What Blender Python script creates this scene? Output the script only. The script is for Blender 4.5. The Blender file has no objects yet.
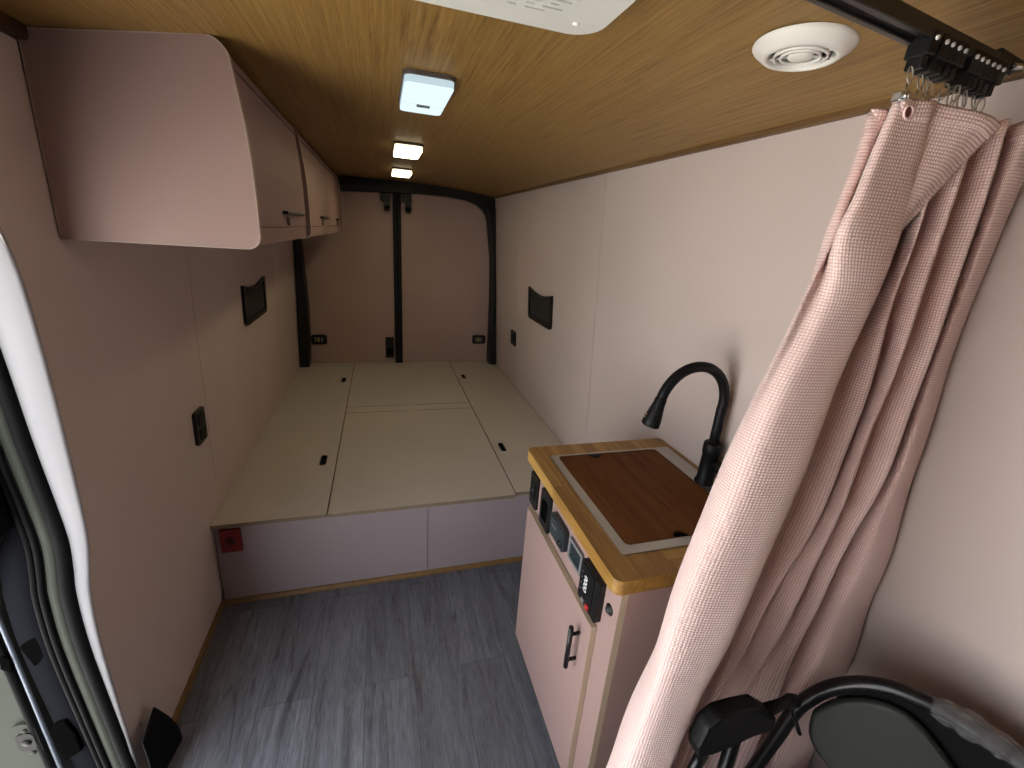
import bpy, bmesh, math, random
from mathutils import Vector, Matrix
random.seed(7)
PI = math.pi
scn = bpy.context.scene
col = scn.collection

# ------------------------------------------------------------------ materials
def mat(name, color=(.5, .5, .5), rough=.5, metal=0.0, spec=.5, coat=0.0):
    m = bpy.data.materials.new(name); m.use_nodes = True
    b = m.node_tree.nodes['Principled BSDF']
    b.inputs['Base Color'].default_value = (*color, 1)
    b.inputs['Roughness'].default_value = rough
    b.inputs['Metallic'].default_value = metal
    b.inputs['Specular IOR Level'].default_value = spec
    b.inputs['Coat Weight'].default_value = coat
    return m
def nodes(m):
    nt = m.node_tree
    return nt, nt.nodes, nt.links, nt.nodes['Principled BSDF']
def coords(m, scale=(1, 1, 1), src='Object'):
    nt, N, L, b = nodes(m)
    tc = N.new('ShaderNodeTexCoord'); mp = N.new('ShaderNodeMapping')
    mp.inputs['Scale'].default_value = scale
    L.new(tc.outputs[src], mp.inputs['Vector'])
    return mp.outputs['Vector']
def noise(m, vec, scale, detail=3, rough=.5, dist=0):
    nt, N, L, b = nodes(m)
    n = N.new('ShaderNodeTexNoise')
    n.inputs['Scale'].default_value = scale; n.inputs['Detail'].default_value = detail
    n.inputs['Roughness'].default_value = rough; n.inputs['Distortion'].default_value = dist
    L.new(vec, n.inputs['Vector'])
    return n.outputs['Fac']
def ramp(m, fac, stops):
    nt, N, L, b = nodes(m)
    r = N.new('ShaderNodeValToRGB')
    e = r.color_ramp.elements
    while len(e) < len(stops): e.new(.5)
    for k, (p, c) in enumerate(stops):
        e[k].position = p; e[k].color = (*c, 1)
    L.new(fac, r.inputs['Fac'])
    return r.outputs['Color']
def bump(m, h, strength=.2, dist=.001):
    nt, N, L, b = nodes(m)
    n = N.new('ShaderNodeBump'); n.inputs['Strength'].default_value = strength
    n.inputs['Distance'].default_value = dist
    L.new(h, n.inputs['Height']); L.new(n.outputs['Normal'], b.inputs['Normal'])
def mix(m, a, c, fac, mode='MIX'):
    nt, N, L, b = nodes(m)
    x = N.new('ShaderNodeMix'); x.data_type = 'RGBA'; x.blend_type = mode
    for sock, v in ((x.inputs['Factor'], fac), (x.inputs['A'], a), (x.inputs['B'], c)):
        if isinstance(v, (int, float)): sock.default_value = v
        elif isinstance(v, tuple): sock.default_value = (*v, 1)
        else: L.new(v, sock)
    return x.outputs['Result']
def math_(m, op, a, c=None):
    nt, N, L, b = nodes(m)
    x = N.new('ShaderNodeMath'); x.operation = op
    for i, v in enumerate((a, c)):
        if v is None: continue
        if isinstance(v, (int, float)): x.inputs[i].default_value = v
        else: L.new(v, x.inputs[i])
    return x.outputs[0]

def fabric_laminate(name, c, rough=.55):
    m = mat(name, c, rough, spec=.3); nt, N, L, b = nodes(m)
    v = coords(m)
    n = noise(m, v, 1.7, 2)
    d = tuple(x * .95 for x in c); u = tuple(min(1, x * 1.04) for x in c)
    L.new(ramp(m, n, [(.3, d), (.7, u)]), b.inputs['Base Color'])
    f = noise(m, v, 420, 2)
    bump(m, f, .10, .0006)
    return m
PINK = (.555, .470, .430)
M_pink = fabric_laminate('pink_wall_laminate', PINK)
M_pink2 = fabric_laminate('pink_cabinet_laminate', (.31, .212, .190), .6)
M_pink2.node_tree.nodes['Principled BSDF'].inputs['Specular IOR Level'].default_value = .2
M_front_shaded = fabric_laminate('shaded_bed_front_laminate', (.30, .25, .262), .5)  # wall laminate with shade and blue daylight put into its colour
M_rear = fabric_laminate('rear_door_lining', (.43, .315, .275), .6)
M_bed = fabric_laminate('pale_beige_laminate', (.55, .515, .465), .42)
M_tan = mat('tan_edge_banding', (.44, .36, .25), .5)
M_band = mat('pale_edge_band', (.40, .31, .25), .5)
M_ply = mat('plywood_edge', (.20, .15, .10), .7)
M_black = mat('black_plastic', (.006, .006, .0065), .42, spec=.3)
M_blackm = mat('black_metal', (.006, .006, .0065), .30, .1)
M_soft = mat('black_satin', (.005, .005, .0055), .5, spec=.2)
M_dgrey = mat('dark_grey_plastic', (.017, .021, .026), .4)
M_grey = mat('grey_plastic', (.16, .16, .165), .5)
M_rim = mat('brown_grey_lamp_rim', (.09, .07, .062), .5)
M_screen = mat('display_glass', (.018, .028, .030), .12)
M_white = mat('white_plastic', (.74, .72, .67), .42)
M_whitep = mat('white_painted_metal', (.66, .67, .62), .45)
M_dark = mat('matt_black_lining', (.003, .003, .003), 1.0, spec=0)
M_groove = mat('groove_backing', (.015, .010, .009), 1.0, spec=0)
M_red = mat('red_plastic', (.17, .006, .006), .45)
M_redb = mat('bright_red_button', (.45, .03, .03), .4)
M_darkred = mat('dark_red_plastic', (.06, .004, .005), .45)
M_steel = mat('brushed_steel', (.52, .51, .48), .34, .9)
M_chrome = mat('bright_steel', (.62, .63, .64), .22, 1.0)
M_strip = mat('grey_blue_strip', (.20, .23, .28), .4, .3)
M_brass = mat('gold_print', (.45, .34, .16), .4, .4)
M_text = mat('white_print', (.75, .76, .78), .5)
M_jamb = mat('white_primed_panel', (.33, .325, .335), .6, spec=.1)
M_flange = mat('olive_grey_flange', (.045, .051, .040), .6, 0, spec=.15)
M_sage = mat('grey_green_car_paint', (.045, .052, .041), .6, 0, spec=.15)
M_rubber = mat('black_rubber', (.005, .005, .0055), .8, spec=.12)
M_charcoal = mat('charcoal_door_lining', (.010, .0105, .013), .95, spec=0)
M_vinyl = mat('black_vinyl', (.020, .021, .019), .5)
M_asphalt = mat('asphalt', (.30, .30, .30), .9)
M_pillar = mat('dark_brown_grey_trim', (.011, .0105, .009), .5, spec=.3)

# chair backrest vinyl
M_back = mat('grey_black_vinyl', (.021, .023, .019), .5, spec=.35)
nt, N, L, b = nodes(M_back); bump(M_back, noise(M_back, coords(M_back), 260, 3), .12, .0006)

def wood(name, axis_scale, stops, scale, rough, bstr, ring=0, dist=.6):
    m = mat(name, stops[0][1], rough); nt, N, L, b = nodes(m)
    v = coords(m, axis_scale)
    f1 = noise(m, v, scale, 6, .62, dist)
    f2 = noise(m, v, scale * 4.3, 4, .6, .2)
    f = math_(m, 'ADD', math_(m, 'MULTIPLY', f1, .62), math_(m, 'MULTIPLY', f2, .38))
    L.new(ramp(m, f, stops), b.inputs['Base Color'])
    bump(m, f2, bstr, .0008)
    return m
M_ceil = wood('oak_ceiling_laminate', (1, .022, 1), [(.36, (.125, .064, .014)), (.46, (.225, .125, .030)), (.56, (.27, .158, .042)), (.68, (.335, .212, .068))], 165, .48, .12, dist=.10)
M_dtrim = wood('dark_oak_trim', (1, .05, 1), [(.35, (.085, .042, .012)), (.7, (.20, .112, .040))], 50, .5, .1)
M_ltrim = wood('oak_floor_trim', (1, .1, 1), [(.35, (.135, .070, .018)), (.7, (.215, .120, .038))], 40, .5, .1)
M_board = wood('brown_cover_board', (1, .05, 1), [(.34, (.075, .023, .004)), (.5, (.125, .043, .009)), (.68, (.17, .066, .016))], 30, .6, .1)
M_board.node_tree.nodes['Principled BSDF'].inputs['Specular IOR Level'].default_value = .15
M_wstrip = wood('walnut_sill', (1, .05, 1), [(.34, (.03, .014, .006)), (.68, (.06, .028, .012))], 30, .5, .1)

def oak_top():
    m = mat('oak_worktop', (.5, .3, .1), .4, coat=.1); nt, N, L, b = nodes(m)
    v = coords(m, (1, 1, 1))
    br = N.new('ShaderNodeTexBrick')
    rot = N.new('ShaderNodeMapping'); rot.inputs['Rotation'].default_value = (0, 0, PI / 2)
    L.new(v, rot.inputs['Vector']); L.new(rot.outputs['Vector'], br.inputs['Vector'])
    br.inputs['Color1'].default_value = (.29, .150, .030, 1); br.inputs['Color2'].default_value = (.47, .28, .070, 1)
    br.inputs['Mortar'].default_value = (.33, .18, .06, 1)
    br.inputs['Scale'].default_value = 1; br.inputs['Mortar Size'].default_value = .0006
    br.inputs['Brick Width'].default_value = .34; br.inputs['Row Height'].default_value = .042
    v2 = coords(m, (1, .06, 1))
    g = ramp(m, noise(m, v2, 70, 5, .65, .5), [(.32, (.48, .42, .33)), (.66, (1.12, 1.12, 1.12))])
    L.new(mix(m, br.outputs['Color'], g, .75, 'MULTIPLY'), b.inputs['Base Color'])
    bump(m, noise(m, v2, 160, 3), .08, .0005)
    return m
M_oak = oak_top()

def plank_floor():
    m = mat('grey_vinyl_planks', (.2, .2, .21), .46); nt, N, L, b = nodes(m)
    v = coords(m)
    rot = N.new('ShaderNodeMapping'); rot.inputs['Rotation'].default_value = (0, 0, PI / 2)
    rot.inputs['Location'].default_value = (.0, -.082, 0)
    L.new(v, rot.inputs['Vector'])
    br = N.new('ShaderNodeTexBrick'); L.new(rot.outputs['Vector'], br.inputs['Vector'])
    br.offset = .37; br.offset_frequency = 2
    br.inputs['Color1'].default_value = (.118, .127, .147, 1); br.inputs['Color2'].default_value = (.162, .174, .203, 1)
    br.inputs['Mortar'].default_value = (.065, .067, .072, 1)
    br.inputs['Scale'].default_value = 1; br.inputs['Mortar Size'].default_value = .0011
    br.inputs['Mortar Smooth'].default_value = .3
    br.inputs['Brick Width'].default_value = 1.22; br.inputs['Row Height'].default_value = .178
    # grain shifts from plank to plank
    sh = N.new('ShaderNodeVectorMath'); sh.operation = 'MULTIPLY_ADD'
    L.new(br.outputs['Color'], sh.inputs[0]); sh.inputs[1].default_value = (9, 31, 0)
    sc = N.new('ShaderNodeMapping'); sc.inputs['Scale'].default_value = (1, .075, 1)
    L.new(v, sc.inputs['Vector']); L.new(sc.outputs['Vector'], sh.inputs[2])
    f1 = noise(m, sh.outputs[0], 22, 7, .68, 1.1)
    f2 = noise(m, sh.outputs[0], 210, 4, .7, .4)
    f = math_(m, 'ADD', math_(m, 'MULTIPLY', f1, .5), math_(m, 'MULTIPLY', f2, .5))
    g = ramp(m, f, [(.34, (.28, .28, .285)), (.44, (.68, .68, .69)), (.54, (1.0, 1.0, 1.0)), (.66, (1.42, 1.42, 1.43))])
    c = mix(m, br.outputs['Color'], g, 1.0, 'MULTIPLY')
    # cracks along the grain and smoky knots
    sc2 = N.new('ShaderNodeMapping'); sc2.inputs['Scale'].default_value = (1, .12, 1)
    L.new(v, sc2.inputs['Vector'])
    k = noise(m, sc2.outputs['Vector'], 9, 3, .5, 2.2)
    kk = ramp(m, k, [(.605, (1, 1, 1)), (.66, (.60, .60, .61)), (.72, (.34, .34, .35))])
    c = mix(m, c, kk, .8, 'MULTIPLY')
    L.new(c, b.inputs['Base Color'])
    bump(m, math_(m, 'ADD', f, math_(m, 'MULTIPLY', br.outputs['Fac'], -1.2)), .22, .0012)
    return m
M_floor = plank_floor()

def waffle():
    m = mat('pink_waffle_cloth', (.72, .42, .40), .85, spec=.15); nt, N, L, b = nodes(m)
    uv = N.new('ShaderNodeUVMap'); uv.uv_map = 'UVMap'
    sp = N.new('ShaderNodeSeparateXYZ'); L.new(uv.outputs['UV'], sp.inputs[0])
    k = PI / .0043
    a = math_(m, 'ABSOLUTE', math_(m, 'SINE', math_(m, 'MULTIPLY', sp.outputs['X'], k)))
    c = math_(m, 'ABSOLUTE', math_(m, 'SINE', math_(m, 'MULTIPLY', sp.outputs['Y'], k)))
    h = math_(m, 'MULTIPLY', a, c)
    L.new(ramp(m, h, [(.08, (.66, .43, .395)), (.60, (.94, .75, .705))]), b.inputs['Base Color'])
    bump(m, h, .75, .0013)
    b.inputs['Sheen Weight'].default_value = .25
    return m
M_cloth = waffle()
M_foldshade = mat('dark_red_fold_shadow', (.20, .06, .045), .9)  # painted shadow inside a curtain fold
M_hem = mat('pink_hem_cloth', (.80, .58, .55), .85, spec=.15)
nt, N, L, b = nodes(M_hem)
bump(M_hem, noise(M_hem, coords(M_hem), 300, 2), .3, .001)

def emit(name, c, s):
    m = bpy.data.materials.new(name); m.use_nodes = True
    nt = m.node_tree; nt.nodes.clear()
    o = nt.nodes.new('ShaderNodeOutputMaterial'); e = nt.nodes.new('ShaderNodeEmission')
    e.inputs['Color'].default_value = (*c, 1); e.inputs['Strength'].default_value = s
    nt.links.new(e.outputs[0], o.inputs[0])
    return m
def ribbed(m):
    nt = m.node_tree; e = nt.nodes['Emission']
    tc = nt.nodes.new('ShaderNodeTexCoord'); br = nt.nodes.new('ShaderNodeTexBrick')
    br.inputs['Scale'].default_value = 1; br.inputs['Brick Width'].default_value = .5; br.inputs['Row Height'].default_value = .019; br.offset = 0
    br.inputs['Mortar Size'].default_value = .0030; br.inputs['Mortar Smooth'].default_value = .6
    c = e.inputs['Color'].default_value
    for k in ('Color1', 'Color2'): br.inputs[k].default_value = c
    br.inputs['Mortar'].default_value = (c[0] * .66, c[1] * .74, c[2] * .78, 1)
    nt.links.new(tc.outputs['Object'], br.inputs['Vector']); nt.links.new(br.outputs['Color'], e.inputs['Color'])
    return m
M_lampc = ribbed(emit('cool_lamp_lens', (.76, .93, 1.0), 1.15))
M_sidec = emit('cool_lamp_side', (.76, .93, 1.0), .7)
M_sidew = emit('warm_lamp_side', (1.0, .86, .56), 2.2)
M_lampw = emit('warm_lamp_lens', (1.0, .84, .52), 15.0)

def film():
    m = mat('clear_film', (.9, .9, .9), .08); nt, N, L, b = nodes(m)
    b.inputs['Transmission Weight'].default_value = .0
    b.inputs['Alpha'].default_value = .10
    b.inputs['Specular IOR Level'].default_value = .8
    bump(m, noise(m, coords(m), 55, 4, .6, 1.0), .9, .01)
    return m
M_film = film()
M_mesh = mat('black_netting', (.020, .020, .021), .7)
nt, N, L, b = nodes(M_mesh)
ck = N.new('ShaderNodeTexChecker'); ck.inputs['Scale'].default_value = 160
L.new(coords(M_mesh), ck.inputs['Vector'])
ck.inputs['Color1'].default_value = (.030, .030, .031, 1); ck.inputs['Color2'].default_value = (.008, .008, .008, 1)
L.new(ck.outputs['Color'], b.inputs['Base Color'])

# ------------------------------------------------------------------ mesh tools
def link(o, parent=None):
    col.objects.link(o)
    if parent is not None:
        o.parent = parent
        o.matrix_parent_inverse = Matrix.Translation(-parent.location)
    return o
class MB:
    def __init__(s): s.v = []; s.f = []; s.mi = []; s.sm = []
    def add(s, vs, fs, mi=0, smooth=False):
        o = len(s.v); s.v += [tuple(p) for p in vs]
        for k, f in enumerate(fs):
            s.f.append([i + o for i in f]); s.mi.append(mi[k] if isinstance(mi, (list, tuple)) else mi); s.sm.append(smooth)
        return s
    def box(s, x0, x1, y0, y1, z0, z1, mi=0):
        # mi may be a list for -x +x -y +y -z +z
        v = [(x, y, z) for x in (x0, x1) for y in (y0, y1) for z in (z0, z1)]
        f = [(0, 1, 3, 2), (4, 6, 7, 5), (0, 4, 5, 1), (2, 3, 7, 6), (0, 2, 6, 4), (1, 5, 7, 3)]
        return s.add(v, f, mi)
    def prism(s, poly, a, c, fn, mi=0, side=None, smooth=False):
        # poly: 2-D points, fn(p, t) -> 3-D with t = a or c
        n = len(poly)
        v = [fn(p, a) for p in poly] + [fn(p, c) for p in poly]
        s.add(v, [list(range(n))[::-1], [i + n for i in range(n)]], mi)
        o = len(s.v) - 2 * n
        for i in range(n):
            j = (i + 1) % n
            s.f.append([o + i, o + j, o + j + n, o + i + n]); s.mi.append(mi if side is None else side); s.sm.append(smooth)
        return s
    def tube(s, pts, r, n=12, mi=0, caps=True, closed=False):
        pts = [Vector(p) for p in pts]; m = len(pts); rings = []; up = None
        rr = r if isinstance(r, (list, tuple)) else [r] * m
        for i, p in enumerate(pts):
            if closed: t = pts[(i + 1) % m] - pts[i - 1]
            else: t = pts[min(i + 1, m - 1)] - pts[max(i - 1, 0)]
            t.normalize()
            if up is None:
                up = Vector((0, 0, 1)) if abs(t.z) < .9 else Vector((1, 0, 0))
            u = (up - t * up.dot(t)).normalized(); w = t.cross(u); up = u
            rings.append([p + (u * math.cos(2 * PI * k / n) + w * math.sin(2 * PI * k / n)) * rr[i] for k in range(n)])
        v = [q for ring in rings for q in ring]; f = []
        for i in range(m if closed else m - 1):
            j = (i + 1) % m
            for k in range(n):
                l = (k + 1) % n
                f.append((i * n + k, i * n + l, j * n + l, j * n + k))
        s.add(v, f, mi, True)
        if caps and not closed:
            s.add([*rings[0], *rings[-1]], [list(range(n))[::-1], [n + k for k in range(n)]], mi)
        return s
    def lathe(s, prof, c, axis=(0, 0, 1), n=32, mi=0, smooth=True):
        ax = Vector(axis).normalized()
        u = Vector((1, 0, 0)) if abs(ax.x) < .9 else Vector((0, 1, 0))
        u = (u - ax * u.dot(ax)).normalized(); w = ax.cross(u); c = Vector(c)
        v = []
        for r, h in prof:
            for k in range(n):
                a = 2 * PI * k / n
                v.append(c + ax * h + (u * math.cos(a) + w * math.sin(a)) * r)
        f = []
        for i in range(len(prof) - 1):
            for k in range(n):
                l = (k + 1) % n
                f.append((i * n + k, i * n + l, (i + 1) * n + l, (i + 1) * n + k))
        return s.add(v, f, mi, smooth)
    def build(s, name, mats, parent=None, bevel=0, segs=2, solid=0, auto=False, sub=0):
        me = bpy.data.meshes.new(name); me.from_pydata(s.v, [], s.f); me.update()
        if not isinstance(mats, (list, tuple)): mats = [mats]
        for m in mats: me.materials.append(m)
        me.polygons.foreach_set('material_index', s.mi); me.polygons.foreach_set('use_smooth', s.sm)
        bm = bmesh.new(); bm.from_mesh(me)
        bmesh.ops.remove_doubles(bm, verts=bm.verts, dist=1e-6)
        bmesh.ops.recalc_face_normals(bm, faces=bm.faces); bm.to_mesh(me); bm.free()
        o = bpy.data.objects.new(name, me); link(o, parent)
        if solid:
            md = o.modifiers.new('solid', 'SOLIDIFY'); md.thickness = solid; md.offset = 0
        if bevel:
            md = o.modifiers.new('bevel', 'BEVEL'); md.width = bevel; md.segments = segs; md.limit_method = 'ANGLE'; md.angle_limit = .6
        if sub:
            md = o.modifiers.new('sub', 'SUBSURF'); md.levels = sub; md.render_levels = sub
        return o
def rrect(x0, x1, y0, y1, r, n=6):
    p = []
    for cx, cy, a0 in ((x1 - r, y1 - r, 0), (x0 + r, y1 - r, PI / 2), (x0 + r, y0 + r, PI), (x1 - r, y0 + r, 1.5 * PI)):
        for k in range(n + 1):
            a = a0 + PI / 2 * k / n
            p.append((cx + r * math.cos(a), cy + r * math.sin(a)))
    return p
def circle(cx, cy, r, n=24):
    return [(cx + r * math.cos(2 * PI * k / n), cy + r * math.sin(2 * PI * k / n)) for k in range(n)]
def plate(name, loops, t, mats, parent=None, fn=None, bev=0.0):
    """flat plate from a 2-D outline and holes, extruded by t; fn maps (a, b, c) to the world"""
    cu = bpy.data.curves.new(name, 'CURVE'); cu.dimensions = '2D'; cu.fill_mode = 'BOTH'; cu.extrude = t / 2
    for lp in loops:
        sp = cu.splines.new('POLY'); sp.points.add(len(lp) - 1); sp.use_cyclic_u = True
        for q, (a, c) in zip(sp.points, lp): q.co = (a, c, 0, 1)
    tmp = bpy.data.objects.new(name + '_outline', cu); col.objects.link(tmp)
    bpy.context.view_layer.update()
    me = bpy.data.meshes.new_from_object(tmp.evaluated_get(bpy.context.evaluated_depsgraph_get()))
    bpy.data.objects.remove(tmp); bpy.data.curves.remove(cu)
    me.name = name; me.materials.clear()
    for m in (mats if isinstance(mats, (list, tuple)) else [mats]): me.materials.append(m)
    side = 1 if isinstance(mats, (list, tuple)) and len(mats) > 1 else 0
    for p in me.polygons:
        p.use_smooth = False
        p.material_index = side if abs(p.normal.z) < .5 else 0
    if fn:
        for v in me.vertices: v.co = fn(*v.co)
    bm = bmesh.new(); bm.from_mesh(me)
    bmesh.ops.remove_doubles(bm, verts=bm.verts, dist=1e-6)
    bmesh.ops.recalc_face_normals(bm, faces=bm.faces); bm.to_mesh(me); bm.free()
    return link(bpy.data.objects.new(name, me), parent)
def letters(name, text, size, m, parent, M):
    cu = bpy.data.curves.new(name, 'FONT'); cu.body = text; cu.size = size; cu.extrude = .0004; cu.align_x = 'CENTER'; cu.align_y = 'CENTER'
    tmp = bpy.data.objects.new(name + '_outline', cu); col.objects.link(tmp)
    bpy.context.view_layer.update()
    me = bpy.data.meshes.new_from_object(tmp.evaluated_get(bpy.context.evaluated_depsgraph_get()))
    bpy.data.objects.remove(tmp); bpy.data.curves.remove(cu)
    me.name = name; me.transform(M); me.materials.clear(); me.materials.append(m)
    return link(bpy.data.objects.new(name, me), parent)
def thing(name, label, cat, loc=(0, 0, 0), group=None):
    o = bpy.data.objects.new(name, None); col.objects.link(o); o.location = loc; o.empty_display_size = .05
    return tag(o, label, cat, group)
def tag(o, label, cat, group=None):
    o['label'] = label; o['category'] = cat
    if group: o['group'] = group
    return o
def struct(o, label=None):
    o['kind'] = 'structure'
    if label: o['label'] = label
    return o
def catmull(ps, n):
    """n samples per span through the points"""
    out = []
    P = [Vector(p) for p in ps]
    for i in range(len(P) - 1):
        a, b_, c, d = P[max(i - 1, 0)], P[i], P[i + 1], P[min(i + 2, len(P) - 1)]
        for k in range(n):
            t = k / n
            out.append(.5 * ((2 * b_) + (c - a) * t + (2 * a - 5 * b_ + 4 * c - d) * t * t + (3 * b_ - a - 3 * c + d) * t ** 3))
    out.append(P[-1])
    return out

# ------------------------------------------------------------------ room measures
XL = lambda z: -.7062 + .0369 * z        # left wall leans inward
XR = lambda z: 1.0747 - .0634 * z        # right wall leans inward
ZC = lambda x: 1.955 - (.086 * (x - .17) ** 2 if x > .17 else .122 * max(0, -.27 - x))   # crowned ceiling
YF, YB, ZB = 1.7275, 3.999, .4174        # bed front, rear doors, bed top
Y0 = -1.0                                # front partition

# ------------------------------------------------------------------ shell
m = MB().box(-.80, 1.12, Y0, YB + .05, -.03, 0)
struct(m.build('floor', M_floor))
m = MB(); n = 28
xs = sorted([-.80 + 1.92 * k / n for k in range(n + 1)] + [-.27, .17])
m.prism([(x, ZC(x)) for x in xs] + [(xs[-1], 2.0), (xs[0], 2.0)], Y0, YB + .08, lambda p, t: (p[0], t, p[1]), smooth=False)
o = m.build('ceiling', M_ceil)
struct(o)

# left wall: the panel beside the door follows the opening, two panels behind it
edge = [(1.045, 0), (1.03, .35), (1.022, .60), (1.030, .74), (1.045, .80), (1.062, .87), (1.067, .97), (1.068, 1.15), (1.066, 1.29), (1.060, 1.42), (1.050, 1.50), (1.028, 1.57), (.98, 1.615), (.90, 1.64), (.70, 1.65)]
front = [(-.25, 1.65), (-.32, 1.63), (-.36, 1.58), (-.38, 1.45), (-.38, 0)]
wl = lambda p, t: (XL(p[1]) - t, p[0], p[1])
g = .002
mL = MB()
mL.prism([(1.832 - g, 0)] + [(1.832 - g, 1.96), (Y0, 1.96), (Y0, 0)] + front[::-1] + edge[::-1], 0, .02, wl)
mL.prism([(1.832 + g, 0), (3.178 - g, 0), (3.178 - g, 1.96), (1.832 + g, 1.96)], 0, .02, wl)
mL.prism([(3.178 + g, 0), (YB + .05, 0), (YB + .05, 1.96), (3.178 + g, 1.96)], 0, .02, wl)
mL.prism([(1.80, 0), (3.22, 0), (3.22, 1.96), (1.80, 1.96)], .0025, .03, wl, mi=1)
struct(mL.build('wall_left', [M_pink, M_groove]))
wr = lambda p, t: (XR(p[1]) + t, p[0], p[1])
mR = MB()
ys = [Y0, 1.8915, 3.223, YB + .05]
for a, c in zip(ys, ys[1:]):
    mR.prism([(a + g, 0), (c - g, 0), (c - g, 1.97), (a + g, 1.97)], 0, .02, wr)
mR.prism([(1.7, 0), (3.4, 0), (3.4, 1.96), (1.7, 1.96)], .0025, .03, wr, mi=1)
struct(mR.build('wall_right', [M_pink, M_groove]))
struct(MB().box(-.95, 1.3, Y0 - .03, Y0, -.05, 2.02).build('wall_front', M_charcoal))

# trims
def trim(name, m_, poly, a, c, fn):
    return struct(MB().prism(poly, a, c, fn).build(name, m_))
trim('trim_1', M_dtrim, [(.0, 1.894), (-.018, 1.894), (-.024, 1.901), (-.024, 1.93), (0, 1.93)], Y0, 3.93, lambda p, t: (XR(p[1]) + p[0], t, p[1]))
trim('trim_2', M_wstrip, [(0, 1.888), (.016, 1.888), (.021, 1.893), (.021, 1.92), (0, 1.92)], Y0, 1.184, lambda p, t: (XL(p[1]) + p[0], t, p[1]))
q = [(0, 0)] + [(.015 * math.cos(a), .018 * math.sin(a)) for a in [PI / 2 * k / 6 for k in range(7)]]
trim('baseboard_left', M_ltrim, q, 1.05, YF - .004, lambda p, t: (XL(0) + p[0], t, p[1]))

# rear frame: header that follows the crown, and two body pillars
inner = [(-.62, 1.822), (-.259, 1.846), (-.069, 1.856), (.128, 1.866), (.33, 1.876), (.56, 1.874), (.72, 1.858), (.80, 1.834), (.852, 1.802), (.885, 1.76), (.910, 1.70)]
outer = [(1.02, 1.70), (1.0, 1.91)] + [(x, ZC(x) + .035) for x in (.9, .7, .5, .3, .1, -.1, -.3, -.5, -.66)]
mF = MB().prism(inner + outer, 3.90, YB - .002, lambda p, t: (p[0], t, p[1]))
struct(mF.build('trim_3', M_pillar, bevel=.008), 'black header over the two rear doors')
def pillar(inn, out, name):
    poly = inn + out[::-1]
    mm = MB().prism(poly, 3.862, YB - .002, lambda p, t: (p[0], t, p[1]))
    return struct(mm.build(name, M_pillar, bevel=.010))
zs = [ZB + .001, .66, .91, 1.15, 1.43, 1.70, 1.88]
pillar(list(zip([-.613, -.598, -.590, -.594, -.604, -.615, -.625], zs)), [(XL(z) + .004, z) for z in zs], 'trim_4')
pillar(list(zip([.976, .970, .966, .960, .950, .905, .88], [ZB + .001, .66, 1.035, 1.20, 1.40, 1.70, 1.82])), [(XR(z) - .004, z) for z in [ZB + .001, .66, 1.035, 1.20, 1.40, 1.70, 1.82]], 'trim_5')

# rear doors: two lined leaves, a black seal between them, catch, latches, sockets
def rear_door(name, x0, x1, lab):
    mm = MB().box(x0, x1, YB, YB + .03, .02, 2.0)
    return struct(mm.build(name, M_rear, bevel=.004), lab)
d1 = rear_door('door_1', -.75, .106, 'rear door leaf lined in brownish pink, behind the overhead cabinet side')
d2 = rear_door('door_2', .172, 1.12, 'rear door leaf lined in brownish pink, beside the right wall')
mm = MB().box(.106, .172, YB - .035, YB + .03, ZB - .3, 1.90)
mm.tube([(.126, YB - .035, .44), (.126, YB - .035, 1.87)], .012)
mm.tube([(.155, YB - .037, .44), (.155, YB - .037, 1.87)], .014)
struct(mm.build('trim_6', M_black, bevel=.003), 'black rubber seal between the rear doors')
def hinge(xa, xb, xh, lab):
    t = thing('door_latch', lab, 'latch', ((xa + xb) / 2, YB - .02, 1.80))
    MB().box(xa, xb, YB - .04, YB, 1.80, 1.872).build('bracket', M_black, t, bevel=.004)
    mm = MB().box(xh - .024, xh + .024, YB - .065, YB - .03, 1.745, 1.84)
    mm.lathe([(.0, 0), (.024, 0), (.024, .035), (0, .035)], (xh, YB - .065, 1.745), (0, 1, 0), 18)
    mm.build('hook', M_black, t)
hinge(.01, .088, .062, 'black latch hook at the top of the left rear door')
hinge(.182, .258, .228, 'black latch hook at the top of the right rear door')
t = thing('door_catch', 'small black rectangular catch low on the left rear door beside the centre seal', 'catch', (.06, YB, .56))
MB().box(.022, .096, YB - .028, YB, .465, .655).build('housing', M_black, t, bevel=.006)
MB().box(.036, .082, YB - .034, YB - .026, .50, .56).build('slot', M_dark, t, bevel=.002)
def usb(x, z, lab):
    t = thing('usb_socket', lab, 'socket', (x, YB, z), 'usb sockets on the rear doors')
    f = lambda a, c, e: (x + a, YB - .008 + e, z + c)
    plate('face_plate', [rrect(-.064, .064, -.042, .042, .02)], .014, M_black, t, f)
    for k, (dx, mt) in enumerate(((-.028, M_grey), (-.004, M_brass), (.022, M_grey))):
        plate('port', [rrect(dx - .008, dx + .008, -.020, .020, .003)], .004, mt, t, lambda a, c, e: (x + a, YB - .0155 + e, z + c))
usb(-.533, .632, 'black double usb socket on the rear door at the left pillar')
usb(.888, .637, 'black double usb socket on the rear door at the right pillar')

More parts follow.
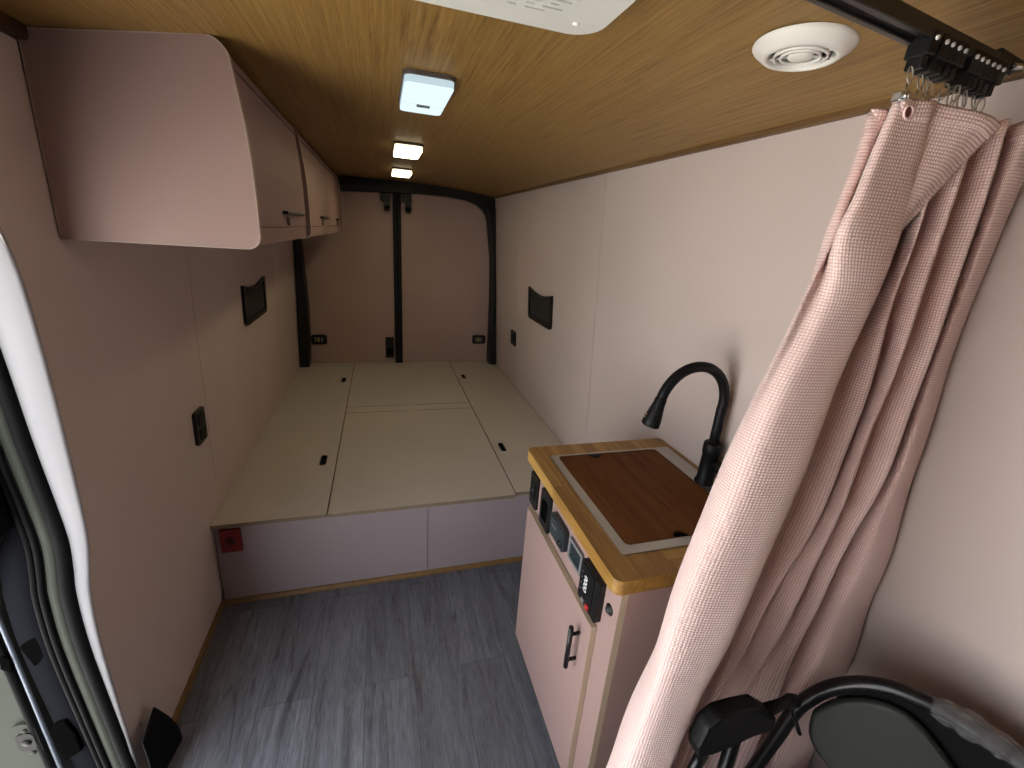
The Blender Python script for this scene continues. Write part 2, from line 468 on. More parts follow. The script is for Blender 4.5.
# ------------------------------------------------------------------ sliding door opening: return, seals, body jamb, open door edge
path = edge + [(.2, 1.652)] + front
def normals(ps):
    out = []
    for i in range(len(ps)):
        a = Vector(ps[max(i - 1, 0)]); c = Vector(ps[min(i + 1, len(ps) - 1)])
        d = (c - a).normalized(); out.append((-d.y, d.x))
    return out
dense = [tuple(p) for p in catmull([(*p, 0) for p in path], 5)]
dense = [(p[0], p[1]) for p in dense]
nrm = normals(dense)
def jamb_base(z):
    t = max(0, min(1, (z - .70) / .5)); t = t * t * (3 - 2 * t)
    return -.634 - .016 * t
def sweep(name, prof, mt, smooth=True, lab=None, closed=False):
    """prof: (offset outward from the wall, offset into the opening)"""
    mm = MB(); v = []; k = len(prof)
    for (y, z), (ny, nz) in zip(dense, nrm):
        for dx, dn in prof:
            v.append((XL(z) - dx if dx < .005 else jamb_base(z) - dx, y + ny * dn, z + nz * dn))
    f = []
    for i in range(len(dense) - 1):
        for j in range(k if closed else k - 1):
            j2 = (j + 1) % k
            f.append((i * k + j, i * k + j2, (i + 1) * k + j2, (i + 1) * k + j))
    mm.add(v, f, 0, smooth)
    return struct(mm.build(name, mt), lab)
# sign: into the opening means towards -y on the rear side
sgn = 1 if nrm[0][0] < 0 else -1
nrm = [(a * sgn, c * sgn) for a, c in nrm]
def ring(cx, cn, r, n=10): return [(cx + r * math.cos(2 * PI * k / n), cn + r * math.sin(2 * PI * k / n)) for k in range(n)]
sweep('trim_7', [(-.001, -.004), (-.001, .002), (.004, .004), (.068, .003), (.078, -.010), (.080, -.03)], M_jamb, lab='white lining of the sliding door opening')
sweep('trim_8', ring(.083, .002, .014), M_rubber, closed=True, lab='black rubber seal of the sliding door opening')
sweep('trim_9', [(.088, -.03), (.095, .002), (.108, .007), (.120, .003), (.122, -.03)], M_flange, lab='olive grey painted body flange')
sweep('trim_10', ring(.129, .004, .0065), M_rubber, closed=True)
sweep('trim_11', ring(.143, .002, .0065), M_rubber, closed=True)
sweep('trim_12', [(.140, -.03), (.149, -.004), (.18, -.010), (.212, -.016), (.213, -.04)], M_charcoal, lab='dark body jamb beyond the seals')
# open door seen beyond the jamb
d3 = bpy.data.objects.new('door_3', None); col.objects.link(d3); d3.location = (-.9, 1.05, -.1); struct(d3, 'open sliding door with latch plate beyond the left jamb')
ye = lambda z: 1.052 + .010 * math.sin(z * 2)
mm = MB().prism([(-.880, -.2), (-.880, 1.55), (-1.02, 1.50), (-1.02, -.2)], 1.045, 1.9, lambda p, t: (p[0], t, p[1]))
mm.build('door_edge', M_sage, d3, bevel=.012)
mm = MB().tube([(-.866, 1.044, -.2), (-.866, 1.044, .5), (-.868, 1.044, 1.1), (-.88, 1.046, 1.55)], .0045)
mm.build('weatherstrip', M_strip, d3)
mm = MB().tube([(-.884, 1.043, -.2), (-.884, 1.043, .5), (-.886, 1.043, 1.1), (-.90, 1.045, 1.55)], .009)
mm.build('rubber_seal', M_rubber, d3)
lp = plate('latch_plate', [rrect(-.926, -.878, .238, .360, .022)], .012, M_flange, d3, lambda a, c, e: (a, 1.042 + e, c))
plate('latch_recess', [rrect(-.920, -.884, .268, .330, .015)], .004, M_soft, lp, lambda a, c, e: (a, 1.035 + e, c))
mm = MB()
for zz in (.257, .338): MB().lathe([(0, 0), (.006, 0), (.006, .004), (0, .004)], (-.898, 1.033, zz), (0, 1, 0), 12).build('screw', M_flange, lp)
MB().lathe([(0, 0), (.010, .001), (.010, .004)], (-.901, 1.030, .298), (0, 1, 0), 14).build('latch_pin', M_soft, lp)
mm = MB().prism([(-.885, .60), (-.868, .575), (-.874, .535), (-.893, .55)], 1.034, 1.046, lambda p, t: (p[0], t, p[1]))
mm.build('striker', M_dark, d3, bevel=.003)
# recesses and guide on the dark jamb
def recess(name, poly, lab, cat='bracket'):
    mm = MB().prism(poly, 1.030, 1.062, lambda p, t: (p[0], t, p[1]))
    return tag(mm.build(name, M_dark, None, bevel=.004), lab, cat)
recess('jamb_bracket', [(-.842, .612), (-.805, .640), (-.797, .600), (-.800, .575), (-.828, .545)], 'black bracket on the dark door jamb above the latch plate')
recess('door_stop', [(-.842, .335), (-.812, .350), (-.800, .300), (-.800, .230), (-.842, .205)], 'black door stop low on the dark door jamb beside the seal')
mm = MB().prism([(-.853, .85), (-.795, .925), (-.792, 1.05), (-.80, 1.30), (-.853, 1.30)], 1.015, 1.062, lambda p, t: (p[0], t, p[1]))
tag(mm.build('door_guide', M_black, None, bevel=.006), 'glossy black guide cover high on the dark door jamb', 'guide')

# kick plate flap at the foot of the left wall
mm = MB(); R = []
for k in range(9):
    s = k / 8
    a = Vector((-.676, 1.022, .222)).lerp(Vector((-.682, 1.112, .236)), s)
    c = Vector((-.690, 1.015, 0.004)).lerp(Vector((-.668, 1.170, 0.004)), s)
    for j in range(9):
        w = j / 8
        p = a.lerp(c, w); p.x += .016 * math.sin(PI * w) * (.6 + .4 * s) + .012
        R.append(p)
mm.add(R, [(i * 9 + j, i * 9 + j + 1, (i + 1) * 9 + j + 1, (i + 1) * 9 + j) for i in range(8) for j in range(8)], 0, True)
tag(mm.build('corner_flap', M_rubber, None, solid=.004), 'black rubber corner flap at the foot of the left wall beside the door opening', 'flap')

# ------------------------------------------------------------------ bed platform
bed = thing('bed_platform', 'low bed platform with pale beige lids and a mauve front, filling the rear', 'bed platform', (.18, YF, 0))
def lid(name, x0, x1, y0, y1, hole=None):
    loops = [rrect(x0, x1, y0, y1, .007, 4)]
    for (hx, hy) in hole or []:
        loops.append(rrect(hx - .014, hx + .014, hy - .052, hy + .052, .0135, 5)[::-1])
    o = plate(name, loops, .018, [M_bed, M_ply], bed, lambda a, c, e: (a, c, ZB - .009 + e))
    return o
XLb, XRb = XL(ZB) + .0005, XR(ZB) - .004
for nm, x0, x1, y0, y1, hs in (
        ('lid_panel', XLb, -.254, YF - .012, 3.995, [(-.318, 2.20), (-.310, 3.508)]),
        ('lid_panel', .607, XRb, YF + .004, 3.995, [(.663, 2.206), (.665, 3.531)]),
        ('lid_panel', -.249, .602, YF - .014, 2.822, None),
        ('lid_panel', -.249, .602, 2.930, 3.995, None),
        ('cross_slat', -.249, .602, 2.8265, 2.9255, None)):
    o = lid(nm, x0, x1, y0, y1, hs)
    for (hx, hy) in hs or []:
        pr = rrect(hx - .0165, hx + .0165, hy - .0545, hy + .0545, .016, 5)
        plate('finger_hole', [pr, rrect(hx - .0138, hx + .0138, hy - .0518, hy + .0518, .0133, 5)[::-1]], .0235, M_black, o, lambda a, c, e: (a, c, ZB - .0112 + e))
# fasten the slat centre marks: two pale join plates
MB().box(.140, .215, 2.8225, 2.8262, ZB - .010, ZB - .0004).build('join_strip', M_bed, bed)
MB().box(.120, .20, 2.9258, 2.9296, ZB - .010, ZB - .0004).build('join_strip', M_bed, bed)
MB().box(XLb + .004, .1795, YF + .006, YF + .022, .0, ZB - .019).build('front_panel', M_front_shaded, bed)
MB().box(.1825, XR(0) - .006, YF + .006, YF + .022, .0, ZB - .019).build('front_panel', M_front_shaded, bed)
MB().box(-.70, 1.04, YF + .0225, YF + .03, .0, ZB - .02).build('front_backing', M_tan, bed)
q2 = [(0, 0)] + [(-.015 * math.sin(a), .020 * math.cos(a)) for a in [PI / 2 * k / 6 for k in range(7)]]
MB().prism(q2, XLb - .005, XR(0) - .008, lambda p, t: (t, YF + .006 + p[0], p[1])).build('floor_trim', M_ltrim, bed)
MB().box(-.266, -.236, 1.76, 3.99, .02, ZB - .02).box(.59, .62, 1.76, 3.99, .02, ZB - .02).build('support_rail', M_ply, bed)

t = thing('isolator_switch', 'red square switch plate on the mauve bed front by the left wall', 'switch', (-.628, YF, .328))
plate('face_plate', [rrect(-.667, -.590, .275, .384, .004)], .012, M_red, t, lambda a, c, e: (a, YF - .0005 + e, c))
mm = MB().lathe([(.0, -.004), (.016, -.004), (.019, .0), (.019, .012)], (-.629, YF - .008, .330), (0, 1, 0), 20)
mm.box(-.633, -.625, YF - .019, YF - .010, .314, .346)
mm.build('knob', M_darkred, t)
for zz in (.292, .368): MB().lathe([(0, -.002), (.004, -.002), (.004, .002)], (-.629, YF - .006, zz), (0, 1, 0), 10).build('screw', M_darkred, t)

# ------------------------------------------------------------------ overhead cabinets
prof = []
zb = 1.536
def oh_prof(grow=0.0, xi=0.0):
    """(x, z) outline of a cabinet end board: round lower front corner, leaning front, round upper front corner"""
    p = [(XL(1.93) + .003, ZC(-.64) - .002 + grow), (XL(zb) + .003, zb)]
    r = .030; cx, cz = -.268 - r + xi, zb + r
    for k in range(7):
        a = -PI / 2 + PI / 2 * k / 6
        p.append((cx + r * math.cos(a), cz + r * math.sin(a)))
    p += [(-.2675 + xi, 1.64), (-.2690 + xi, 1.72), (-.2740 + xi, 1.80), (-.2820 + xi, 1.865)]
    r = .040; cx, cz = -.3275 + xi, ZC(-.3) - .002 - r
    for k in range(7):
        a = .12 + (PI / 2 - .12) * k / 6
        p.append((cx + r * math.cos(a), cz + r * math.sin(a)))
    return p
def end_board(name, y0, y1, parent, xi=0):
    o = MB().prism(oh_prof(0, xi), y0, y1, lambda p, t: (p[0], t, p[1]), mi=0, side=1).build(name, [M_pink2, M_band], parent)
    pr = oh_prof(0, xi); cx, cz = -.46, 1.735
    ins = [(cx + (x - cx) * .9905, cz + (z - cz) * .9905) for x, z in pr]
    plate('edge_band', [pr, ins[::-1]], .0012, M_band, o, lambda a, c, e: (a, y0 - .0006 + e, c))
    return o
def door_prof(z0, z1):
    return [(-.300, z0), (-.283, z0), (-.2835, 1.72), (-.289, 1.82), (-.2975, z1), (-.314, z1), (-.306, 1.82), (-.3005, 1.72)]
def overhead(y0, y1, doors, lab, first):
    t = thing('overhead_cabinet', lab, 'overhead cabinet', (-.65, (y0 + y1) / 2, zb), 'overhead cabinets on the left wall')
    end_board('end_panel', y0, y0 + .015, t)
    if not first: end_board('end_panel', y1 - .015, y1, t)
    a, c = y0 + .015, (y1 if first else y1 - .015)
    mm = MB().box(XL(zb) + .004, -.300, a, c, zb + .004, zb + .019)           # bottom board
    mm.box(XL(1.75) + .002, XL(1.75) + .010, a, c, zb + .019, 1.90)
    mm.build('carcass', M_pink2, t)
    MB().box(-.304, -.2850, a, c, zb + .006, 1.5835).build('bottom_rail', M_pink2, t, bevel=.003)
    MB().prism([(-.318, 1.912), (-.297, 1.912), (-.301, 1.932), (-.320, 1.932)], a, c, lambda p, t_: (p[0], t_, p[1])).build('top_rail', M_pink2, t)
    for d0, d1, hy in doors:
        dm = MB().prism(door_prof(1.585, 1.908), d0, d1, lambda p, t_: (p[0], t_, p[1]), mi=0, side=0)
        do = dm.build('door', M_pink2, t, bevel=.0015)
        hm = MB().box(-.284, -.268, hy - .16, hy + .16, 1.622, 1.632)
        hm.build('handle', M_black, do, bevel=.002)
        lm = MB().lathe([(0, .0), (.012, .0), (.012, .007), (.0, .008)], (-.2835, hy - .09, 1.602), (1, 0, 0), 14)  # small brown disc drawn as a round dot under the handle
        lm.build('handle_dot', M_ply, do)
    return t
overhead(1.186, 2.008, [(1.205, 2.004, 1.715)], 'nearer overhead cabinet with a broad pink end board and one door', True)
overhead(2.010, 3.760, [(2.030, 2.895, 2.64), (2.90, 3.74, 3.48)], 'farther overhead cabinet with two doors, reaching towards the rear doors', False)

# ------------------------------------------------------------------ sink cabinet
cab = thing('sink_cabinet', 'pink sink cabinet standing on the floor by the right wall', 'cabinet', (.77, .95, 0))
Yc0, Yc1, Xf = .651, 1.268, .503
mm = MB().box(Xf, Xf + .018, Yc0, Yc1, .08, .874, [0, 0, 1, 1, 0, 0])
mm.build('front_panel', [M_pink2, M_tan], cab)
MB().box(Xf + .018, XR(.5) - .036, Yc0, Yc0 + .018, .02, .874).build('end_panel', M_pink2, cab)
MB().box(Xf + .018, XR(.5) - .036, Yc1 - .018, Yc1, .0, .874).build('end_panel', M_pink2, cab)
MB().box(Xf + .045, Xf + .06, Yc0 + .018, Yc1 - .018, 0, .06).build('plinth', M_pink2, cab)
door = MB().box(.485, .5025, .722, 1.242, .085, .690, [0, 0, 1, 1, 1, 1]).build('door', [M_pink2, M_tan], cab, bevel=.0012)
hm = MB().tube([(.458, .771, .502), (.458, .771, .645)], .0068, 14)
hm.tube([(.458, .771, .528), (.486, .771, .528)], .0052, 10).tube([(.458, .771, .619), (.486, .771, .619)], .0052, 10)
hm.build('handle', M_blackm, door)

# worktop, with a cut-out for the sink
sx0, sx1, sy0, sy1 = .530, .990, .712, 1.196
t = plate('worktop', [rrect(.474, XR(.90) - .002, .638, 1.274, .022, 6), rrect(sx0 + .004, sx1 - .004, sy0 + .004, sy1 - .004, .006, 4)[::-1]], .039, M_oak, None, lambda a, c, e: (a, c, .894 + e))
md = t.modifiers.new('bevel', 'BEVEL'); md.width = .006; md.segments = 3; md.limit_method = 'ANGLE'; md.angle_limit = 1.0
tag(t, 'oak worktop with rounded front corners on top of the pink sink cabinet', 'worktop')
ZT = .9135
bx0, bx1, by0, by1 = .557, .932, .742, 1.186
sink = thing('sink', 'brushed steel sink let into the oak worktop, under the brown board', 'sink', (.76, .95, .75))
plate('rim', [rrect(sx0, sx1, sy0, sy1, .006, 3), rrect(bx0 - .002, bx1 + .002, by0 - .002, by1 + .002, .013, 4)[::-1]], .004, M_steel, sink, lambda a, c, e: (a, c, ZT + .0025 + e))
mm = MB()
lo, hi = rrect(.562, .927, .747, 1.181, .03, 5), rrect(bx0 - .002, bx1 + .002, by0 - .002, by1 + .002, .013, 5)
k = len(lo)
mm.add([(a, c, ZT + .002) for a, c in hi] + [(a, c, .765) for a, c in lo], [[i, (i + 1) % k, k + (i + 1) % k, k + i] for i in range(k)] + [[k + i for i in range(k)]], 0, False)
mm.build('basin', M_steel, sink)
# cover board with two half-round finger notches in its end edges

def board():
    p = rrect(bx0, bx1, by0, by1, .012, 4)
    def notch(cx, cy, sgn_, r=.026):
        return [(cx + r * math.cos(a) * sgn_, cy - sgn_ * r * 1.0 * math.sin(a)) for a in [PI * k / 10 for k in range(11)]]
    top = notch(.690, by1, 1)[::1]; bot = notch(.722, by0, -1)
    pts = []
    # counter-clockwise from the +x +y corner
    pts += p[0:5]; pts += top; pts += p[5:10]; pts += p[10:15]; pts += bot; pts += p[15:20]
    return pts
o = plate('sink_cover', [board()], .008, M_board, None, lambda a, c, e: (a, c, ZT + .0005 + e))
tag(o, 'brown wooden cover board with two dark finger notches lying on the sink', 'cover board')
md = o.modifiers.new('bevel', 'BEVEL'); md.width = .002; md.segments = 2; md.limit_method = 'ANGLE'; md.angle_limit = .9

# faucet
fx, fy = .9640, .962
fa = thing('faucet', 'matt black gooseneck faucet standing behind the sink', 'faucet', (fx, fy, ZT))
mm = MB().lathe([(0, 0), (.030, 0), (.030, .006), (.0255, .010), (.0245, .10), (.027, .104), (.027, .135), (.0225, .140), (0, .140)], (fx, fy, ZT + .003), n=24)
mm.build('body', M_soft, fa)
pts = [(fx, fy, ZT + .13), (fx, fy, 1.03), (fx, fy, 1.10), (fx - .001, fy, 1.165)]
cx, cz, r = .853, 1.180, .1115
for k in range(0, 19):
    a = math.radians(0 + 168 * k / 18)
    pts.append((cx + r * math.cos(a), fy, cz + r * 1.08 * math.sin(a)))
MB().tube(pts, .0148, 16).build('spout', M_soft, fa)
e = Vector(pts[-1]); d = (Vector(pts[-1]) - Vector(pts[-2])).normalized(); d = Vector((-.26, 0, -1)).normalized()
mm = MB().lathe([(.0150, -.004), (.0165, .0), (.0165, .012), (.0185, .025), (.0250, .060), (.0258, .078), (.0215, .082), (.0, .078)], e, d, 20)
mm.build('spray_head', M_soft, fa)
mm = MB()   # gold marks round the spray head
for k in range(6):
    a = math.radians(188 + 14 * k)
    u = Vector((1, 0, 0)); u = (u - d * u.dot(d)).normalized(); w = d.cross(u)
    for h in (.050, .058):
        rr = .0232 + (h - .050) * .18 + .0006
        p = e + d * h + (u * math.cos(a) + w * math.sin(a)) * rr
        mm.tube([p - d * .0022, p + d * .0022], .0016, 6)
mm.build('gold_lettering', M_brass, fa)
hy = Vector((fx, fy - .022, ZT + .075))
mm = MB().lathe([(0, .0), (.0185, .0), (.0185, .036), (.015, .040), (0, .040)], hy, (0.25, -1, .05), 18)
mm.tube([hy + Vector((.008, -.034, .0)), hy + Vector((.016, -.065, .012)), hy + Vector((.02, -.115, .032))], [.009, .0075, .006], 12)
mm.build('lever', M_soft, fa)

# devices on the cabinet front, above the door
def on_front(y0, y1, z0, z1, d0, r, mt, name, parent, dx=0.0):
    return plate(name, [rrect(y0, y1, z0, z1, r, 4)], d0, mt, parent, lambda a, c, e_: (Xf - .0005 - dx - d0 / 2 + e_, a, c))
t = thing('rocker_switch', 'square black switch plate at the rear end of the sink cabinet front', 'switch', (Xf, 1.225, .725))
on_front(1.190, 1.262, .705, .830, .007, .008, M_black, 'face_plate', t)
on_front(1.206, 1.246, .735, .800, .004, .004, M_soft, 'rocker', t, .007)
on_front(1.223, 1.229, .764, .774, .0015, .001, M_grey, 'indicator', t, .011)
t = thing('power_socket', 'plain black socket plate second from the rear on the sink cabinet front', 'socket', (Xf, 1.12, .71))
on_front(1.070, 1.150, .700, .832, .009, .008, M_black, 'face_plate', t)
on_front(1.090, 1.130, .730, .800, .003, .004, M_dark, 'outlet_insert', t, .009)
t = thing('control_box', 'dark grey control box with a round knob in the middle of the cabinet front', 'control box', (Xf, 1.0, .75))
on_front(.932, 1.044, .738, .816, .015, .016, M_dgrey, 'housing', t)
on_front(.941, 1.035, .747, .807, .002, .010, M_screen, 'fascia', t, .015)
mm = MB().lathe([(0, -.006), (.008, -.006), (.0095, 0)], (Xf - .0175, .954, .764), (1, 0, 0), 16); mm.build('knob', M_black, t)
mm = MB()
for k in range(5): mm.box(Xf - .0182, Xf - .0168, .990 + k * .0075, .995 + k * .0075, .778, .782)
mm.build('lettering', M_grey, t)
t = thing('display_panel', 'grey framed display panel with a dark screen on the cabinet front', 'display', (Xf, .91, .73))
plate('bezel', [rrect(.832, .918, .746, .816, .006, 4), rrect(.841, .909, .756, .806, .003, 4)[::-1]], .008, M_grey, t, lambda a, c, e_: (Xf - .0045 + e_, a, c))
on_front(.840, .910, .755, .807, .004, .002, M_screen, 'screen', t)
t = thing('digital_controller', 'thick black controller with white digits and a red button, nearest the worktop corner', 'controller', (Xf, .76, .77))
on_front(.714, .812, .712, .832, .018, .004, M_black, 'housing', t)
on_front(.738, .807, .717, .827, .002, .004, M_soft, 'fascia', t, .018)
Mt = Matrix.Translation((Xf - .0205, .776, .778)) @ Matrix(((0, 0, -1, 0), (0, 1, 0, 0), (1, 0, 0, 0), (0, 0, 0, 1)))
# the digits run up the face, their tops towards the rear
letters('digits', '0000', .025, M_text, t, Mt)
on_front(.744, .757, .722, .736, .005, .003, M_redb, 'red_button', t, .020)
on_front(.770, .785, .720, .732, .003, .002, M_grey, 'round_button', t, .020)
mm = MB()
for k in range(4): mm.box(Xf - .0208, Xf - .0194, .796, .800, .746 + k * .018, .750 + k * .018)
mm.build('lettering', M_grey, t)
t = thing('push_button', 'small round black button below the worktop corner on the cabinet front', 'button', (Xf, .700, .780))
mm = MB().lathe([(0, -.005), (.010, -.005), (.0145, -.002), (.0145, 0), (0, 0)], (Xf, .686, .784), (1, 0, 0), 20); mm.build('collar', M_black, t)
mm = MB().lathe([(0, -.009), (.007, -.009), (.008, -.004)], (Xf, .686, .784), (1, 0, 0), 16); mm.build('plunger', M_dgrey, t)

# ------------------------------------------------------------------ wall fittings
def pocket(y0, y1, z0, z1, side, lab):
    W = (lambda a, c, e_: (XL(c) + .008 - e_, a, c)) if side < 0 else (lambda a, c, e_: (XR(c) - .008 + e_, a, c))
    t = thing('net_pocket', lab, 'pocket', ((XL if side < 0 else XR)(z0), (y0 + y1) / 2, z0), 'net pockets on the walls')
    def outline(i):
        p = rrect(y0 + i, y1 - i, z0 + i, z1, .03 - i * .5, 5)
        bottom = p[12:24]          # two lower corners
        n_ = 12
        top = [(y1 - i - (y1 - y0 - 2 * i) * k / n_, z1 - i * .6 - .028 * math.sin(PI * k / n_)) for k in range(n_ + 1)]
        return top + bottom
    plate('frame', [outline(0), outline(.030)[::-1]], .014, M_black, t, W)
    plate('netting', [outline(.028)], .006, M_mesh, t, (lambda a, c, e_: (XL(c) + .006 - e_, a, c)) if side < 0 else (lambda a, c, e_: (XR(c) - .006 + e_, a, c)))
    return t
pocket(2.415, 2.850, 1.083, 1.285, -1, 'black net pocket with a dipped top edge on the left wall')
pocket(2.452, 2.898, 1.070, 1.282, 1, 'black net pocket with a dipped top edge on the right wall')
t = thing('wall_socket', 'tall black double socket on the left wall above the bed corner', 'socket', (XL(.84), 1.735, .78))
plate('face_plate', [rrect(1.692, 1.780, .786, .916, .010, 4)], .012, M_black, t, lambda a, c, e_: (XL(c) + .006 - e_, a, c))
for zz in (.822, .880):
    plate('outlet_insert', [rrect(1.712, 1.760, zz - .022, zz + .022, .008, 4)], .004, M_soft, t, lambda a, c, e_: (XL(c) + .013 - e_, a, c))
t = thing('wall_switch', 'narrow black switch plate on the right wall near the rear pillar', 'switch', (XR(.82), 3.285, .76))
plate('face_plate', [rrect(3.225, 3.345, .765, .880, .010, 4)], .012, M_black, t, lambda a, c, e_: (XR(c) - .006 + e_, a, c))
plate('rocker', [rrect(3.26, 3.31, .79, .855, .006, 4)], .006, M_soft, t, lambda a, c, e_: (XR(c) - .013 + e_, a, c))

# ------------------------------------------------------------------ ceiling fittings
def clamp(x): return ZC(x)
def lamp(y0, lm, lab, dx=0):
    x0, x1 = .064 + dx, .180 + dx; y1 = y0 + .290; zt = ZC(.12) - .001; zl = zt - .024
    t = thing('ceiling_light', lab, 'ceiling light', (.123, y0 + .15, zt), 'lights along the middle of the ceiling')
    plate('housing', [rrect(x0 - .004, x1 + .004, y0 - .004, y1 + .004, .022, 5)], .009, M_rim, t, lambda a, c, e_: (a, c, zt - .0045 + e_))
    for a0, a1 in ((y0, y0 + .196), (y0 + .199, y1)):
        k = 5
        outline = rrect(x0, x1, a0, a1, .018, 5)
        if a0 == y0: outline = [(x1, a1), (x0, a1)] + rrect(x0, x1, a0, a1, .018, 5)[12:]
        else: outline = rrect(x0, x1, a0, a1, .018, 5)[:12] + [(x0, a0), (x1, a0)]
        plate('lens', [outline], .0145, [lm, M_sidec if lm is M_lampc else M_sidew], t, lambda a, c, e_: (a, c, zl + .00725 + e_))
    plate('rocker_button', [rrect(.105 + dx, .141 + dx, y0 + .191, y0 + .204, .004, 3)], .004, M_grey, t, lambda a, c, e_: (a, c, zl - .002 + e_))
    return t
lamp(1.195, M_lampc, 'cool white lit ceiling light nearest the white roof vent')
lamp(2.135, M_lampw, 'warm white lit ceiling light in the middle of the three', .008)
lamp(3.040, M_lampw, 'warm white lit ceiling light closest to the rear doors', .022)

rv = thing('roof_vent', 'large white square roof vent cover with slots at the top edge of the picture', 'roof vent', (.145, .61, 1.93))
zv = 1.9335
slots = []
for r_ in range(24):
    y = .4735 + r_ * .0124
    x = .004 + (.014 if r_ % 2 else 0) + .006 * (r_ % 3)
    kk = 0
    while x + .032 < .288:
        w = .032 if (kk + r_) % 3 else .014
        slots.append(rrect(x, x + w, y - .0021, y + .0021, .0018, 2)[::-1]); x += w + .012; kk += 1
plate('cover_plate', [rrect(-.060, .352, .398, .815, .050, 8)] + slots, .006, M_whitep, rv, lambda a, c, e_: (a, c, zv + .003 + e_))
mm = MB(); lo = rrect(-.060, .352, .398, .815, .050, 8); k = len(lo)
mm.add([(a, c, zv + .004) for a, c in lo] + [(.146 + (a - .146) * .985, .6065 + (c - .6065) * .985, 1.950) for a, c in lo], [[i, (i + 1) % k, k + (i + 1) % k, k + i] for i in range(k)], 0, True)
mm.build('skirt', M_whitep, rv)
plate('filter', [rrect(-.03, .32, .43, .78, .04, 4)], .002, M_dark, rv, lambda a, c, e_: (a, c, zv + .012 + e_))  # matt black backing that makes the slots read dark
mm = MB()
for xx in (-.015, .306):
    for yy in (.44, .776): MB().lathe([(0, -.004), (.005, -.003), (.0065, 0)], (xx, yy, zv), (0, 0, 1), 12).build('screw', M_white, rv)

cv = thing('air_vent', 'round white ceiling air vent with ring louvres beside the curtain track', 'air vent', (.664, .680, 1.93))
cvx, cvy, cvz = .664, .680, ZC(.664) + .001
tilt = Vector((-2 * .086 * (.664 - .17), 0, -1)).normalized()
ax = Vector((-.04, .01, -1)).normalized()
mm = MB().lathe([(.0745, 0), (.075, .003), (.072, .007), (.060, .0165), (.056, .0195), (.050, .0205), (.049, .0190), (.047, .010), (.047, .001)], (cvx, cvy, cvz), ax, 48)
mm.build('flange', M_white, cv)
mm = MB().lathe([(0, .0055), (.047, .0055)], (cvx, cvy, cvz), ax, 32); mm.build('dark_throat', M_dark, cv)
for r_, h in ((.0385, .0190), (.0285, .0195)):
    mm = MB().lathe([(r_ + .0018, h - .004), (r_ + .0018, h), (r_ - .0012, h + .001), (r_ - .0020, h - .006), (r_ + .0018, h - .004)], (cvx, cvy, cvz), ax, 40)
    mm.build('louvre_ring', M_white, cv)
mm = MB().lathe([(0, .0205), (.015, .0200), (.0185, .018), (.0185, .006), (0, .006)], (cvx, cvy, cvz), ax, 32)
mm.build('centre_cap', M_white, cv)
mm = MB(); u = Vector((1, 0, 0)); u = (u - ax * u.dot(ax)).normalized(); w = ax.cross(u)
for k in range(8):
    a = 2 * PI * k / 8 + .3; dr = u * math.cos(a) + w * math.sin(a); c0 = Vector((cvx, cvy, cvz)) + ax * .014
    mm.tube([c0 + dr * .018, c0 + dr * .049], .0018, 6)
mm.build('spoke', M_white, cv)

# ------------------------------------------------------------------ curtain track, hooks, curtain
tr = thing('curtain_track', 'black curtain track running across the ceiling to the right wall', 'curtain track', (.4, .467, 1.90))
yt = lambda x: .467 + (x - .60) * .135
mm = MB().prism([(-.014, 1.866), (-.006, 1.866), (-.006, 1.871), (.006, 1.871), (.006, 1.866), (.014, 1.866), (.014, 1.884), (-.014, 1.884)], -.25, .835, lambda p, t: (t, yt(t) + p[0], p[1]))
mm.build('rail', M_blackm, tr, bevel=.0012)
mm = MB().prism([(.79, 1.890), (.858, 1.888), (.862, 1.876), (.79, 1.878)], -.014, .002, lambda p, t: (p[0], yt(p[0]) + t, p[1]))
mm.build('bracket', M_black, tr, bevel=.002)
mm = MB().tube([(.820, .478, 1.873), (.852, .482, 1.878)], .004, 8).lathe([(0, -.008), (.006, -.006), (.006, 0), (0, 0)], (.857, .485, 1.881), (0, 1, 0), 14)
mm.build('screw', M_chrome, tr)
for k in range(7):
    pass
gx = [.635, .657, .671, .687, .702, .732, .746, .760, .776, .790, .806]
gl0 = None
for i, x in enumerate(gx):
    gy = yt(x)
    if gl0 is None:
        mm = MB().box(x - .0068, x + .0068, gy - .0165, gy + .011, 1.850, 1.8755)
        mm.box(x - .0050, x + .0050, gy - .011, gy + .008, 1.838, 1.851)
        gl0 = mm.build('glider', M_black, tr, bevel=.0015)
        rm = MB().lathe([(0, -.0012), (.0026, -.0012), (.0026, .001)], (x, gy - .0170, 1.8665), (0, 1, 0), 12)
        rv0 = rm.build('roller_pin', M_text, gl0)
    else:
        gq = gl0.copy(); col.objects.link(gq); gq.parent = tr; gq.matrix_parent_inverse = gl0.matrix_parent_inverse.copy(); gq.location = (x - gx[0], gy - yt(gx[0]), 0)
        rq = rv0.copy(); col.objects.link(rq); rq.parent = gq
def hook_mesh(x, dx=0.0, y_off=0.0):
    mm = MB()
    r = .0009
    gy = yt(x) + y_off
    c = Vector((x, gy - .001, 1.830))
    loop = [(c.x + .0045 * math.sin(a), c.y + .002 * math.cos(a), c.z + .0095 * math.cos(a)) for a in [2 * PI * k / 14 for k in range(14)]]
    mm.tube(loop, r, 6, closed=True)
    mm.tube([(x, gy, 1.821), (x + dx, gy - .003, 1.811), (x + dx + .006, gy - .004, 1.799), (x + dx, gy - .006, 1.792), (x + dx - .005, gy - .005, 1.798)], r, 6)
    return mm
h0 = None
